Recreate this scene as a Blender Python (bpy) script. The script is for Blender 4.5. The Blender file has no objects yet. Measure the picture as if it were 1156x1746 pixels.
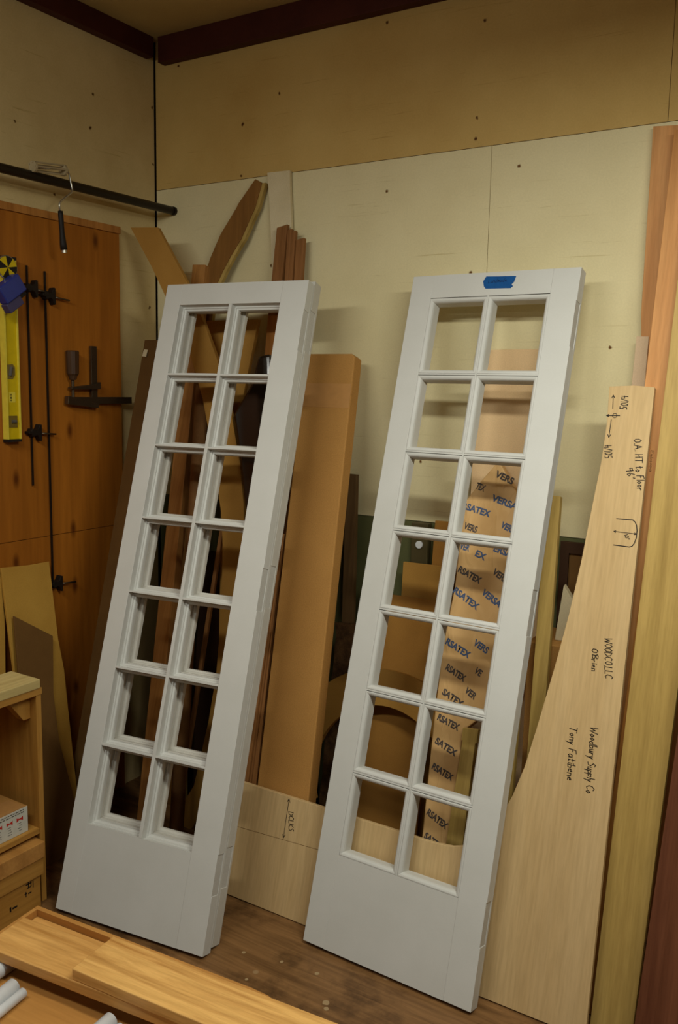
import bpy, bmesh, math, random
from mathutils import Vector, Matrix

random.seed(7)
S = bpy.context.scene
COL = S.collection

# ------------------------------------------------------------------ camera
IMG_W, IMG_H, F_PX = 1156, 1746, 1502.9
cam_d = bpy.data.cameras.new('camera')
cam_d.sensor_fit = 'VERTICAL'
cam_d.sensor_height = 36.0
cam_d.lens = F_PX / IMG_H * 36.0
cam_d.clip_start = 0.05
cam = bpy.data.objects.new('camera', cam_d)
COL.objects.link(cam)
YAW, PITCH, ROLL = 0.55551, 0.14075, 0.01965
fw = Vector((-math.sin(YAW) * math.cos(PITCH), math.cos(YAW) * math.cos(PITCH), -math.sin(PITCH)))
rt = Vector((math.cos(YAW), math.sin(YAW), 0))
up = rt.cross(fw)
rt, up = rt * math.cos(ROLL) + up * math.sin(ROLL), up * math.cos(ROLL) - rt * math.sin(ROLL)
m3 = Matrix((rt, up, -fw)).transposed()
cam.matrix_world = Matrix.Translation((2.600, -2.739, 1.671)) @ m3.to_4x4()
S.camera = cam

# ------------------------------------------------------------------ world, lamps, exposure
w = bpy.data.worlds.new('shop_air')
S.world = w
w.use_nodes = True
bg = w.node_tree.nodes['Background']
bg.inputs['Color'].default_value = (1.0, 0.86, 0.64, 1)
bg.inputs['Strength'].default_value = 0.03


def area(name, loc, sx, sy, power, col, target=None):
    d = bpy.data.lights.new(name, 'AREA')
    d.shape = 'RECTANGLE'
    d.size, d.size_y, d.energy, d.color = sx, sy, power, col
    o = bpy.data.objects.new(name, d)
    COL.objects.link(o)
    o.location = loc
    if target is not None:
        o.rotation_euler = (Vector(target) - Vector(loc)).to_track_quat('-Z', 'Y').to_euler()
    return o


# hanging shop fixture with reflector over the doors, plus two unseen fill lights added
area('fluorescent_tube_light', (2.50, -1.36, 2.36), 1.22, 0.10, 28, (1.0, 1.0, 0.87), (2.50, -1.080, 1.40))
area('left_fill_light', (1.00, -2.30, 2.50), 1.22, 0.12, 17, (1.0, 1.0, 0.90), (0.85, -1.80, 1.50))  # unseen lamp added to brighten the left door and left wall
area('back_fill_light', (2.6, -3.6, 2.50), 1.22, 0.14, 6, (1.0, 1.0, 0.92))  # unseen fill lamp added behind the camera to light the door fronts
S.view_settings.view_transform = 'Standard'
S.view_settings.look = 'None'
S.view_settings.gamma = 1.0
S.view_settings.use_curve_mapping = False
S.view_settings.exposure = 0.0


# ------------------------------------------------------------------ materials
def s2l(c):
    return tuple(((v / 255) / 12.92 if v / 255 <= 0.04045 else ((v / 255 + 0.055) / 1.055) ** 2.4) for v in c) + (1,)


def base_mat(name, rough=0.6, spec=0.3, metal=0.0):
    m = bpy.data.materials.new(name)
    m.use_nodes = True
    nt = m.node_tree
    b = nt.nodes['Principled BSDF']
    b.inputs['Roughness'].default_value = rough
    b.inputs['Specular IOR Level'].default_value = spec
    b.inputs['Metallic'].default_value = metal
    return m, nt, b


def N(nt, typ, **kw):
    n = nt.nodes.new(typ)
    for k, v in kw.items():
        setattr(n, k, v)
    return n


def coords(nt, scale=(1, 1, 1), rot=(0, 0, 0)):
    tc = N(nt, 'ShaderNodeTexCoord')
    mp = N(nt, 'ShaderNodeMapping')
    mp.inputs['Scale'].default_value = scale
    mp.inputs['Rotation'].default_value = rot
    nt.links.new(tc.outputs['Object'], mp.inputs['Vector'])
    return mp.outputs['Vector']


def flat(nt, axes, sx=1.0, sy=1.0):
    """two object axes as a flat 2D vector, for marks that lie on a face"""
    tc = N(nt, 'ShaderNodeTexCoord')
    sep = N(nt, 'ShaderNodeSeparateXYZ')
    nt.links.new(tc.outputs['Object'], sep.inputs[0])
    cmb = N(nt, 'ShaderNodeCombineXYZ')
    for i, (a, k) in enumerate(zip(axes, (sx, sy))):
        m = N(nt, 'ShaderNodeMath', operation='MULTIPLY')
        m.inputs[1].default_value = k
        nt.links.new(sep.outputs[a], m.inputs[0])
        nt.links.new(m.outputs[0], cmb.inputs[i])
    return cmb.outputs[0]


def noise(nt, vec, scale, detail=4, rough=0.55, dist=0.0):
    n = N(nt, 'ShaderNodeTexNoise')
    n.inputs['Scale'].default_value = scale
    n.inputs['Detail'].default_value = detail
    n.inputs['Roughness'].default_value = rough
    n.inputs['Distortion'].default_value = dist
    nt.links.new(vec, n.inputs['Vector'])
    return n.outputs['Fac']


def ramp(nt, fac, stops):
    r = N(nt, 'ShaderNodeValToRGB')
    el = r.color_ramp.elements
    while len(el) < len(stops):
        el.new(0.5)
    for e, (p, c) in zip(el, stops):
        e.position = p
        e.color = c if len(c) == 4 else s2l(c)
    nt.links.new(fac, r.inputs['Fac'])
    return r.outputs['Color']


def mix(nt, fac, a, b, mode='MIX'):
    n = N(nt, 'ShaderNodeMixRGB', blend_type=mode)
    for i, v in ((0, fac), (1, a), (2, b)):
        if isinstance(v, (int, float)):
            n.inputs[i].default_value = v
        elif isinstance(v, tuple):
            n.inputs[i].default_value = v
        else:
            nt.links.new(v, n.inputs[i])
    return n.outputs['Color']


def bump(nt, b, h, strength=0.2, dist=0.002):
    n = N(nt, 'ShaderNodeBump')
    n.inputs['Strength'].default_value = strength
    n.inputs['Distance'].default_value = dist
    nt.links.new(h, n.inputs['Height'])
    nt.links.new(n.outputs['Normal'], b.inputs['Normal'])


def wood(name, light, dark, axis='Z', scale=1.0, rough=0.55, contrast=1.0, spec=0.25, rings=True, knots=0.0):
    """long grained timber; axis = the local axis the grain runs along"""
    m, nt, b = base_mat(name, rough, spec)
    g = {'X': (0.6, 9, 9), 'Y': (9, 0.6, 9), 'Z': (9, 9, 0.6)}[axis]
    g = tuple(v * scale for v in g)
    vec = coords(nt, g)
    f1 = noise(nt, vec, 2.2, 5, 0.6, 0.6)
    f2 = noise(nt, coords(nt, tuple(v * 5 for v in g)), 3.5, 3, 0.6)
    c1 = ramp(nt, f1, [(0.5 - 0.22 / contrast, s2l(dark)), (0.5 + 0.2 / contrast, s2l(light))])
    c2 = ramp(nt, f2, [(0.3, (0.72, 0.70, 0.66, 1)), (0.62, (1, 1, 1, 1))])
    col = mix(nt, 0.55, c1, c2, 'MULTIPLY')
    if rings:
        wv = N(nt, 'ShaderNodeTexWave', wave_type='BANDS', bands_direction='X' if axis != 'X' else 'Y')
        wv.inputs['Scale'].default_value = 1.6
        wv.inputs['Distortion'].default_value = 5.0
        wv.inputs['Detail'].default_value = 2.0
        nt.links.new(coords(nt, tuple(v * 0.45 for v in g)), wv.inputs['Vector'])
        c3 = ramp(nt, wv.outputs['Fac'], [(0.0, (0.80, 0.77, 0.72, 1)), (0.5, (1, 1, 1, 1))])
        col = mix(nt, 0.5, col, c3, 'MULTIPLY')
    if knots:
        v = N(nt, 'ShaderNodeTexVoronoi', voronoi_dimensions='2D')
        v.inputs['Scale'].default_value = knots
        nt.links.new(flat(nt, 'YZ', 1.0, 0.45), v.inputs['Vector'])
        k = ramp(nt, v.outputs['Distance'], [(0.03, (0.34, 0.26, 0.20, 1)), (0.13, (1, 1, 1, 1))])
        sp = N(nt, 'ShaderNodeSeparateColor')
        nt.links.new(v.outputs['Color'], sp.inputs['Color'])
        gt = N(nt, 'ShaderNodeMath', operation='GREATER_THAN')
        gt.inputs[1].default_value = 0.55
        nt.links.new(sp.outputs['Red'], gt.inputs[0])
        col = mix(nt, gt.outputs[0], col, mix(nt, 1.0, col, k, 'MULTIPLY'))
    nt.links.new(col, b.inputs['Base Color'])
    bump(nt, b, f2, 0.12, 0.001)
    return m


def sheetmat(name, light, dark, scale=3.0, rough=0.65, fine=0.12, spec=0.2, bump_s=0.05):
    """mottled sheet goods, card, paint"""
    m, nt, b = base_mat(name, rough, spec)
    vec = coords(nt)
    c1 = ramp(nt, noise(nt, vec, scale, 5, 0.6), [(0.3, s2l(dark)), (0.7, s2l(light))])
    fn = noise(nt, vec, 260, 2, 0.6)
    c2 = ramp(nt, fn, [(0.3, (1 - fine,) * 3 + (1,)), (0.7, (1, 1, 1, 1))])
    nt.links.new(mix(nt, 1.0, c1, c2, 'MULTIPLY'), b.inputs['Base Color'])
    bump(nt, b, fn, bump_s, 0.0006)
    return m


def plain(name, c, rough=0.5, spec=0.3, metal=0.0):
    m, nt, b = base_mat(name, rough, spec, metal)
    f = noise(nt, coords(nt), 40, 3)
    k = s2l(c)
    nt.links.new(ramp(nt, f, [(0.3, tuple(v * 0.88 for v in k[:3]) + (1,)), (0.7, k)]), b.inputs['Base Color'])
    return m


def wallpaint(name, base, blotch, speck, axis_h='X'):
    m, nt, b = base_mat(name, 0.62, 0.2)
    vec = coords(nt)
    c1 = ramp(nt, noise(nt, vec, 1.7, 6, 0.62), [(0.3, s2l(blotch)), (0.66, s2l(base))])
    # fine rolled on texture
    f = noise(nt, vec, 180, 2)
    c = mix(nt, 1.0, c1, ramp(nt, f, [(0.3, (0.93, 0.93, 0.92, 1)), (0.7, (1, 1, 1, 1))]), 'MULTIPLY')
    # horizontal veneer checks and scuffs
    sc = (1.3, 1.3, 45)
    h = noise(nt, coords(nt, sc), 2.0, 4, 0.7, 0.3)
    c = mix(nt, 1.0, c, ramp(nt, h, [(0.30, (0.80, 0.76, 0.66, 1)), (0.37, (1, 1, 1, 1))]), 'MULTIPLY')
    # knots and nail stains that bled through the paint
    v = N(nt, 'ShaderNodeTexVoronoi', voronoi_dimensions='2D')
    v.inputs['Scale'].default_value = 6.5
    wob = noise(nt, vec, 30, 2)
    vv = N(nt, 'ShaderNodeMixRGB')
    vv.inputs[0].default_value = 0.02
    nt.links.new(flat(nt, axis_h + 'Z'), vv.inputs[1])
    nt.links.new(wob, vv.inputs[2])
    nt.links.new(vv.outputs['Color'], v.inputs['Vector'])
    k = ramp(nt, v.outputs['Distance'], [(0.020, s2l(speck)), (0.046, (1, 1, 1, 1))])
    pick = N(nt, 'ShaderNodeMath', operation='GREATER_THAN')
    sep = N(nt, 'ShaderNodeSeparateColor')
    nt.links.new(v.outputs['Color'], sep.inputs['Color'])
    nt.links.new(sep.outputs['Red'], pick.inputs[0])
    pick.inputs[1].default_value = 0.74
    c = mix(nt, pick.outputs[0], c, mix(nt, 1.0, c, k, 'MULTIPLY'))
    nt.links.new(c, b.inputs['Base Color'])
    bump(nt, b, f, 0.06, 0.001)
    return m


def floormat():
    m, nt, b = base_mat('worn_floor', 0.5, 0.3)
    vec = coords(nt)
    c1 = ramp(nt, noise(nt, coords(nt, (1.0, 14, 1)), 3.0, 6, 0.65, 0.4),
              [(0.3, s2l((98, 68, 38))), (0.7, s2l((150, 110, 68)))])
    d = noise(nt, vec, 5.0, 6, 0.65)
    c = mix(nt, 1.0, c1, ramp(nt, d, [(0.36, (0.42, 0.40, 0.38, 1)), (0.52, (1, 1, 1, 1))]), 'MULTIPLY')
    v = N(nt, 'ShaderNodeTexVoronoi')
    v.inputs['Scale'].default_value = 16
    nt.links.new(vec, v.inputs['Vector'])
    sp = ramp(nt, v.outputs['Distance'], [(0.10, (1, 1, 1, 1)), (0.16, (0, 0, 0, 1))])
    sepc = N(nt, 'ShaderNodeSeparateColor')
    nt.links.new(v.outputs['Color'], sepc.inputs['Color'])
    gt = N(nt, 'ShaderNodeMath', operation='GREATER_THAN')
    gt.inputs[1].default_value = 0.80
    nt.links.new(sepc.outputs['Green'], gt.inputs[0])
    mul = N(nt, 'ShaderNodeMath', operation='MULTIPLY')
    nt.links.new(sp, mul.inputs[0])
    nt.links.new(gt.outputs[0], mul.inputs[1])
    mul2 = N(nt, 'ShaderNodeMath', operation='MULTIPLY')
    nt.links.new(mul.outputs[0], mul2.inputs[0])
    mul2.inputs[1].default_value = 0.45
    c = mix(nt, mul2.outputs[0], c, s2l((176, 150, 112)))
    nt.links.new(c, b.inputs['Base Color'])
    bump(nt, b, d, 0.1, 0.002)
    return m


M = {}
M['cream'] = wallpaint('cream_wall_paint', (235, 223, 180), (221, 207, 162), (120, 84, 40))
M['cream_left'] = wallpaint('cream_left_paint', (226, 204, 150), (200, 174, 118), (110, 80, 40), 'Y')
M['cream_upper'] = wallpaint('dimmed_upper_wall_paint', (212, 180, 112), (194, 158, 90), (110, 76, 34))  # yellower upper sheets, darkened further to paint in the dimness up there
M['green'] = sheetmat('dark_green_paint', (106, 106, 68), (88, 90, 56), 4)
M['gap'] = plain('dark_gap', (22, 16, 10), 0.9, 0.05)
M['ceiling'] = sheetmat('ceiling_board', (196, 172, 116), (176, 150, 98), 2)
M['redtrim'] = sheetmat('oxblood_trim', (78, 34, 22), (62, 24, 16), 6, 0.6)
M['floor'] = floormat()
M['prim'] = sheetmat('white_primer', (212, 212, 208), (206, 206, 201), 6, 0.5, 0.03, 0.3, 0.02)
M['prim2'] = sheetmat('white_primer_thin', (209, 206, 198), (196, 193, 184), 8, 0.55, 0.04, 0.3, 0.02)
M['primX'] = sheetmat('white_primer_rail', (212, 212, 208), (205, 205, 200), 5, 0.5, 0.03, 0.3, 0.02)
M['mortise'] = sheetmat('bare_gain', (207, 206, 201), (201, 199, 193), 8)
M['ply'] = wood('birch_plywood', (212, 182, 134), (201, 169, 119), 'Z', 0.7, 0.6, 0.8, 0.2, rings=False)
M['plyedge'] = wood('plywood_edge', (190, 140, 80), (150, 100, 50), 'Z', 1.0, 0.7)
M['poplar'] = wood('poplar', (196, 164, 96), (168, 138, 74), 'Z', 0.9, 0.5, 0.9)
M['poplarg'] = wood('greenish_poplar', (196, 166, 96), (164, 136, 70), 'Z', 1.0, 0.55)
M['cedar'] = wood('orange_cedar', (222, 164, 104), (196, 134, 76), 'Z', 0.8, 0.55)
M['cedard'] = wood('dark_orange_fir', (196, 134, 66), (160, 102, 44), 'Z', 1.0, 0.55)
M['mahog'] = wood('mahogany', (122, 74, 50), (88, 48, 30), 'Z', 1.0, 0.5)
M['sapele'] = wood('brown_sticks', (158, 108, 62), (122, 80, 40), 'Z', 1.6, 0.6)
M['pink'] = sheetmat('pinkish_board', (238, 206, 160), (228, 192, 146), 3)
M['pinkpale'] = sheetmat('pale_pink_board', (222, 194, 160), (212, 182, 148), 3)
M['card'] = sheetmat('corrugated_card', (190, 140, 76), (176, 127, 66), 3, 0.75, 0.2)
M['tape'] = plain('packing_tape', (186, 136, 80), 0.3, 0.5)
M['kraft'] = None
M['mdf'] = sheetmat('tan_mdf', (186, 140, 68), (170, 124, 56), 3)
M['mdfd'] = sheetmat('brown_board', (178, 128, 60), (158, 110, 50), 4)
M['hard'] = sheetmat('dark_hardboard', (118, 84, 42), (100, 70, 34), 4)
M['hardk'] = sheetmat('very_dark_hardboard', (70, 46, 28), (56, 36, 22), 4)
M['arcwood'] = wood('arch_wood', (146, 102, 48), (120, 80, 36), 'Z', 0.8, 0.6, rings=False)
M['fir'] = wood('fir_post', (190, 136, 74), (154, 104, 52), 'Z', 1.0, 0.55)
M['palewood'] = sheetmat('whitish_board', (234, 220, 184), (216, 200, 160), 5)
M['plastic_black'] = plain('black_film', (34, 24, 18), 0.15, 0.6)
M['tube'] = sheetmat('paper_tube', (150, 108, 66), (120, 84, 48), 10)
M['grey'] = wood('weathered_stick', (120, 92, 58), (92, 68, 40), 'Z', 1.2, 0.7)
M['bark'] = sheetmat('rough_bark', (120, 88, 56), (64, 44, 28), 30, 0.9, 0.4, 0.1, 0.6)
M['panel'] = wood('orange_plywood', (182, 112, 34), (142, 82, 22), 'Z', 0.35, 0.5, 1.0, knots=7.0)
M['tan'] = sheetmat('yellow_tan_ply', (196, 152, 68), (176, 132, 54), 4)
M['plank'] = wood('oak_plank', (224, 172, 100), (178, 126, 62), 'X', 1.1, 0.5, 1.5)
M['plank2'] = wood('ash_plank', (230, 180, 106), (180, 126, 62), 'X', 1.4, 0.5, 1.6)
M['trayply'] = wood('tray_plywood', (196, 142, 74), (166, 114, 54), 'X', 0.5, 0.6, 0.9)
M['pine'] = wood('pine_shelf', (196, 146, 70), (166, 116, 48), 'Z', 0.8, 0.55)
M['pineY'] = wood('pine_shelf_board', (196, 146, 70), (166, 116, 48), 'Y', 0.8, 0.55)
M['whitepine'] = wood('whitewashed_pine', (216, 196, 136), (190, 168, 108), 'Y', 0.8, 0.6)
M['white'] = plain('white_plastic', (232, 236, 240), 0.3, 0.5)
M['boxw'] = plain('white_carton', (206, 204, 192), 0.6)
M['red'] = plain('red_print', (190, 40, 30), 0.6)
M['greyink'] = plain('grey_print', (90, 84, 76), 0.7)
M['ink'] = plain('black_marker', (30, 22, 16), 0.6)
M['pencil'] = plain('pencil_line', (120, 88, 48), 0.7)
M['vblue'] = plain('blue_print', (72, 92, 128), 0.6)
M['vdark'] = plain('dark_print', (82, 74, 72), 0.6)
M['tapeblue'] = sheetmat('blue_masking_tape', (24, 92, 160), (16, 78, 144), 20, 0.6)
M['inkblue'] = plain('dark_pen', (16, 40, 84), 0.6)
M['steel'] = plain('dull_steel', (110, 98, 80), 0.35, 0.5, 0.9)
M['iron'] = plain('black_iron', (42, 34, 28), 0.5, 0.4, 0.5)
M['pipe'] = plain('black_pipe', (48, 38, 28), 0.45, 0.4, 0.6)
M['wire'] = plain('bright_wire', (200, 196, 184), 0.25, 0.5, 0.9)
M['rubber'] = plain('black_rubber', (30, 24, 20), 0.6)
M['yellow'] = plain('level_yellow', (208, 180, 14), 0.4)
M['yellowd'] = plain('level_edge', (226, 206, 70), 0.3)
M['vial'] = plain('vial_window', (120, 100, 40), 0.2, 0.6)
M['blue'] = plain('blue_plastic', (40, 52, 130), 0.35, 0.5)
M['bluegrey'] = plain('dull_blue_plastic', (70, 64, 96), 0.5)
M['handle'] = wood('old_handle', (88, 62, 40), (54, 36, 24), 'Z', 2.0, 0.5)
M['sleeve'] = plain('pale_roller', (176, 158, 122), 0.6)
M['orange'] = plain('orange_plastic', (206, 84, 40), 0.5)
M['olive'] = plain('dark_olive_cover', (82, 72, 44), 0.5)
M['spot'] = plain('paint_spot', (168, 142, 104), 0.6)


def kraftmat():
    m, nt, b = base_mat('kraft_paper', 0.55, 0.25)
    vec = coords(nt)
    c = ramp(nt, noise(nt, vec, 6, 4), [(0.3, s2l((202, 160, 104))), (0.7, s2l((218, 178, 122)))])
    nt.links.new(c, b.inputs['Base Color'])
    n1 = noise(nt, coords(nt, (2.6, 1, 0.9), (0, 0.75, 0)), 7, 1, 0.4, 1.0)
    r = ramp(nt, n1, [(0.35, (0, 0, 0, 1)), (0.52, (1, 1, 1, 1)), (0.60, (0.35, 0.35, 0.35, 1)), (0.75, (0.8, 0.8, 0.8, 1))])
    bump(nt, b, r, 0.35, 0.004)
    return m


M['kraft'] = kraftmat()


# ------------------------------------------------------------------ mesh helpers
def link(name, bm, mat, parent=None, loc=(0, 0, 0), rot=(0, 0, 0), smooth=False, bevel=0.0):
    me = bpy.data.meshes.new(name)
    bmesh.ops.recalc_face_normals(bm, faces=bm.faces[:])
    bm.to_mesh(me)
    bm.free()
    for mm in (mat if isinstance(mat, (list, tuple)) else [mat]):
        me.materials.append(M[mm] if isinstance(mm, str) else mm)
    if smooth:
        for p in me.polygons:
            p.use_smooth = True
    o = bpy.data.objects.new(name, me)
    COL.objects.link(o)
    o.location = loc
    o.rotation_euler = rot
    if parent is not None:
        o.parent = parent
    if bevel:
        b = o.modifiers.new('edge', 'BEVEL')
        b.width = bevel
        b.segments = 2
        b.limit_method = 'ANGLE'
        b.angle_limit = math.radians(40)
    return o


def tag(o, label, cat, group=None):
    o['label'] = label
    o['category'] = cat
    if group:
        o['group'] = group
    return o


def thing(name, label, cat, loc=(0, 0, 0), rot=(0, 0, 0), group=None):
    o = bpy.data.objects.new(name, None)
    o.empty_display_size = 0.1
    COL.objects.link(o)
    o.location = loc
    o.rotation_euler = rot
    return tag(o, label, cat, group)


def structure(o):
    o['kind'] = 'structure'
    return o


def add_box(bm, a, b, mi=0):
    x0, y0, z0 = a
    x1, y1, z1 = b
    v = [bm.verts.new(p) for p in ((x0, y0, z0), (x1, y0, z0), (x1, y1, z0), (x0, y1, z0),
                                   (x0, y0, z1), (x1, y0, z1), (x1, y1, z1), (x0, y1, z1))]
    for f in ((0, 3, 2, 1), (4, 5, 6, 7), (0, 1, 5, 4), (1, 2, 6, 5), (2, 3, 7, 6), (3, 0, 4, 7)):
        fc = bm.faces.new([v[i] for i in f])
        fc.material_index = mi
    return bm


def box(a, b):
    return add_box(bmesh.new(), a, b)


def add_prism(bm, pts, t0, t1, axis='Y', mi=0):
    """outline pts (a,b) extruded from t0 to t1 along axis; for Y: a=X, b=Z; for X: a=Y, b=Z; for Z: a=X, b=Y"""
    def P(a, b, t):
        return {'Y': (a, t, b), 'X': (t, a, b), 'Z': (a, b, t)}[axis]
    f = [bm.verts.new(P(a, b, t0)) for a, b in pts]
    g = [bm.verts.new(P(a, b, t1)) for a, b in pts]
    n = len(pts)
    fs = [bm.faces.new(f), bm.faces.new(g[::-1])]
    for i in range(n):
        fs.append(bm.faces.new((f[i], g[i], g[(i + 1) % n], f[(i + 1) % n])))
    for x in fs:
        x.material_index = mi
    return bm


def prism(pts, t0, t1, axis='Y'):
    return add_prism(bmesh.new(), pts, t0, t1, axis)


def add_tube(bm, pts, r, seg=12, caps=True):
    pts = [Vector(p) for p in pts]
    rs = r if isinstance(r, (list, tuple)) else [r] * len(pts)
    t = (pts[1] - pts[0]).normalized()
    ref = Vector((0, 0, 1)) if abs(t.z) < 0.9 else Vector((1, 0, 0))
    nrm = t.cross(ref).normalized()
    rings = []
    for i, p in enumerate(pts):
        if i == 0:
            t = (pts[1] - pts[0]).normalized()
        elif i == len(pts) - 1:
            t = (pts[-1] - pts[-2]).normalized()
        else:
            t = ((pts[i] - pts[i - 1]).normalized() + (pts[i + 1] - pts[i]).normalized()).normalized()
        nrm = (nrm - t * nrm.dot(t)).normalized()
        bn = t.cross(nrm)
        rings.append([bm.verts.new(p + (nrm * math.cos(2 * math.pi * k / seg) + bn * math.sin(2 * math.pi * k / seg)) * rs[i])
                      for k in range(seg)])
    for a, b in zip(rings, rings[1:]):
        for k in range(seg):
            bm.faces.new((a[k], a[(k + 1) % seg], b[(k + 1) % seg], b[k]))
    if caps:
        bm.faces.new(rings[0][::-1])
        bm.faces.new(rings[-1])
    return bm


def tube(pts, r, seg=12):
    return add_tube(bmesh.new(), pts, r, seg)


def add_stroke(bm, pts, wdt, y=-0.0004):
    """flat ink ribbon in the local X-Z plane"""
    for (x0, z0), (x1, z1) in zip(pts, pts[1:]):
        dx, dz = x1 - x0, z1 - z0
        L = math.hypot(dx, dz)
        if L < 1e-6:
            continue
        ex, ez = dx / L * wdt * 0.35, dz / L * wdt * 0.35
        nx, nz = -dz / L * wdt / 2, dx / L * wdt / 2
        v = [bm.verts.new(p) for p in ((x0 - ex + nx, y, z0 - ez + nz), (x0 - ex - nx, y, z0 - ez - nz),
                                       (x1 + ex - nx, y, z1 + ez - nz), (x1 + ex + nx, y, z1 + ez + nz))]
        bm.faces.new(v)
    return bm


GLY = {
    'A': [[(0, 0), (.35, 1), (.7, 0)], [(.15, .4), (.55, .4)]],
    'B': [[(0, 0), (0, 1), (.45, .95), (.5, .75), (.05, .55), (.55, .4), (.55, .1), (0, 0)]],
    'C': [[(.6, .85), (.35, 1), (.05, .75), (0, .3), (.3, 0), (.6, .1)]],
    'D': [[(0, 0), (0, 1), (.5, .8), (.6, .4), (.4, .1), (0, 0)]],
    'E': [[(.5, 1), (0, 1), (0, 0), (.55, 0)], [(0, .5), (.4, .5)]],
    'F': [[(.55, 1), (.1, .95), (.05, 0)], [(.05, .5), (.4, .55)]],
    'H': [[(0, 0), (.05, 1)], [(.5, 0), (.5, 1)], [(0, .45), (.55, .55)]],
    'K': [[(0, 0), (0, 1)], [(.5, 1), (.05, .45), (.55, 0)]],
    'L': [[(0, 1), (0, 0), (.5, 0)]],
    'O': [[(.3, 1), (.05, .7), (.05, .25), (.3, 0), (.55, .25), (.55, .75), (.3, 1)]],
    'S': [[(.5, .9), (.25, 1), (.05, .75), (.45, .4), (.4, .1), (0, 0)]],
    'T': [[(0, 1), (.7, .95)], [(.35, .95), (.3, 0)]],
    'W': [[(0, 1), (.15, 0), (.4, .7), (.6, 0), (.85, 1)]],
    'a': [[(.4, .5), (.1, .5), (0, .2), (.15, 0), (.4, .2), (.4, .5), (.45, 0)]],
    'b': [[(0, 1), (0, 0), (.35, .05), (.4, .4), (.05, .45)]],
    'c': [[(.4, .5), (.1, .45), (0, .15), (.2, 0), (.45, .1)]],
    'd': [[(.4, .45), (.1, .45), (0, .15), (.2, 0), (.4, .1), (.45, 1)]],
    'e': [[(0, .25), (.35, .3), (.3, .5), (.05, .4), (.05, .1), (.4, .05)]],
    'i': [[(.1, .5), (.1, 0)], [(.1, .7), (.12, .75)]],
    'l': [[(.1, 1), (.1, 0)]],
    'm': [[(0, 0), (0, .5), (.25, .45), (.25, 0), (.28, .45), (.5, .4), (.5, 0)]],
    'n': [[(0, 0), (0, .5), (.35, .45), (.38, 0)]],
    'o': [[(.2, .5), (0, .25), (.2, 0), (.4, .25), (.2, .5)]],
    'p': [[(0, .5), (0, -.4)], [(0, .4), (.35, .45), (.35, .1), (0, .05)]],
    'r': [[(0, .5), (0, 0)], [(0, .3), (.2, .5), (.35, .45)]],
    's': [[(.3, .5), (.05, .4), (.3, .15), (0, 0)]],
    't': [[(.15, .9), (.15, 0), (.35, .05)], [(0, .55), (.35, .6)]],
    'u': [[(0, .5), (.05, .05), (.3, .05), (.35, .5), (.4, 0)]],
    'v': [[(0, .5), (.18, 0), (.35, .5)]],
    'y': [[(0, .5), (.15, .1), (.35, .5), (.1, -.4)]],
    '0': [[(.25, 1), (.03, .6), (.08, .1), (.3, 0), (.45, .4), (.4, .9), (.25, 1)]],
    '1': [[(.1, 1), (.1, 0)]],
    '4': [[(.05, 1), (0, .45), (.45, .5)], [(.35, .9), (.35, 0)]],
    '5': [[(.45, 1), (.05, 1), (.05, .55), (.4, .5), (.35, .05), (0, 0)]],
    '6': [[(.35, 1), (.05, .4), (.15, 0), (.4, .2), (.3, .45), (.05, .3)]],
    '9': [[(.4, .9), (.1, .95), (.05, .6), (.4, .65), (.4, 1), (.35, 0)]],
    '/': [[(0, 0), (.4, 1)]],
    '.': [[(.1, 0), (.13, .06)]],
    ',': [[(.1, .08), (.03, -.12)]],
    "'": [[(.1, 1), (.08, .78)]],
    '"': [[(.05, 1), (.05, .75)], [(.2, 1), (.2, .75)]],
}


def handwriting(bm, text, a, b, h, wdt=0.0022):
    """write text from baseline point a to baseline point b with cap height h (local X-Z plane)"""
    adv = []
    for ch in text:
        if ch == ' ':
            adv.append(0.45)
        else:
            adv.append(max(x for st in GLY[ch] for x, _ in st) + 0.18)
    tot = sum(adv)
    A, B = Vector(a), Vector(b)
    d = (B - A) / tot
    nrm = Vector((-d.y, d.x)).normalized() * h
    pos = 0.0
    for ch, ad in zip(text, adv):
        if ch != ' ':
            jit = random.uniform(-0.06, 0.06)
            for st in GLY[ch]:
                pts = []
                for x, z in st:
                    q = A + d * (pos + x + 0.12 * z) + nrm * (z + jit)
                    pts.append((q.x, q.y))
                add_stroke(bm, pts, wdt)
        pos += ad
    return bm


def lean_rot(tilt, yaw=0.0):
    return (-tilt, 0, yaw)


# ------------------------------------------------------------------ the room
WX = 4.6
# back wall: painted plywood sheets with open joints over dark studs
bm = bmesh.new()
g = 0.0009
add_box(bm, (-0.02, 0.016, -0.02), (WX, 0.05, 3.05), 1)
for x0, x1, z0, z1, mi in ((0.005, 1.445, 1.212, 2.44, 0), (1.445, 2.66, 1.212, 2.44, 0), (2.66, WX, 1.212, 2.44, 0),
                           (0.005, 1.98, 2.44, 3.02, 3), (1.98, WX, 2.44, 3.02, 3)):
    add_box(bm, (x0 + g, 0, z0 + g), (x1 - g, 0.018, z1 - g), mi)
for x0, x1 in ((0.005, 1.22), (1.22, 2.44), (2.44, WX)):
    add_box(bm, (x0 + g, 0.004, -0.01), (x1 - g, 0.018, 1.212 - g), 2)
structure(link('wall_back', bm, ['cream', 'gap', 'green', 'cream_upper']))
bm = bmesh.new()
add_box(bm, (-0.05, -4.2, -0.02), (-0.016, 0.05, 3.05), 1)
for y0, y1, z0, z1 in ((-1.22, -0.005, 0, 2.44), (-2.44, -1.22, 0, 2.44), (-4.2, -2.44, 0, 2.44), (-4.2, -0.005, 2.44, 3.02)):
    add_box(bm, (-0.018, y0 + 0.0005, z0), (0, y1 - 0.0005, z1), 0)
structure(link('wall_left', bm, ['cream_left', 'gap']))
structure(link('floor', box((-0.05, -4.2, -0.06), (WX, 0.05, 0)), 'floor'))
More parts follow.
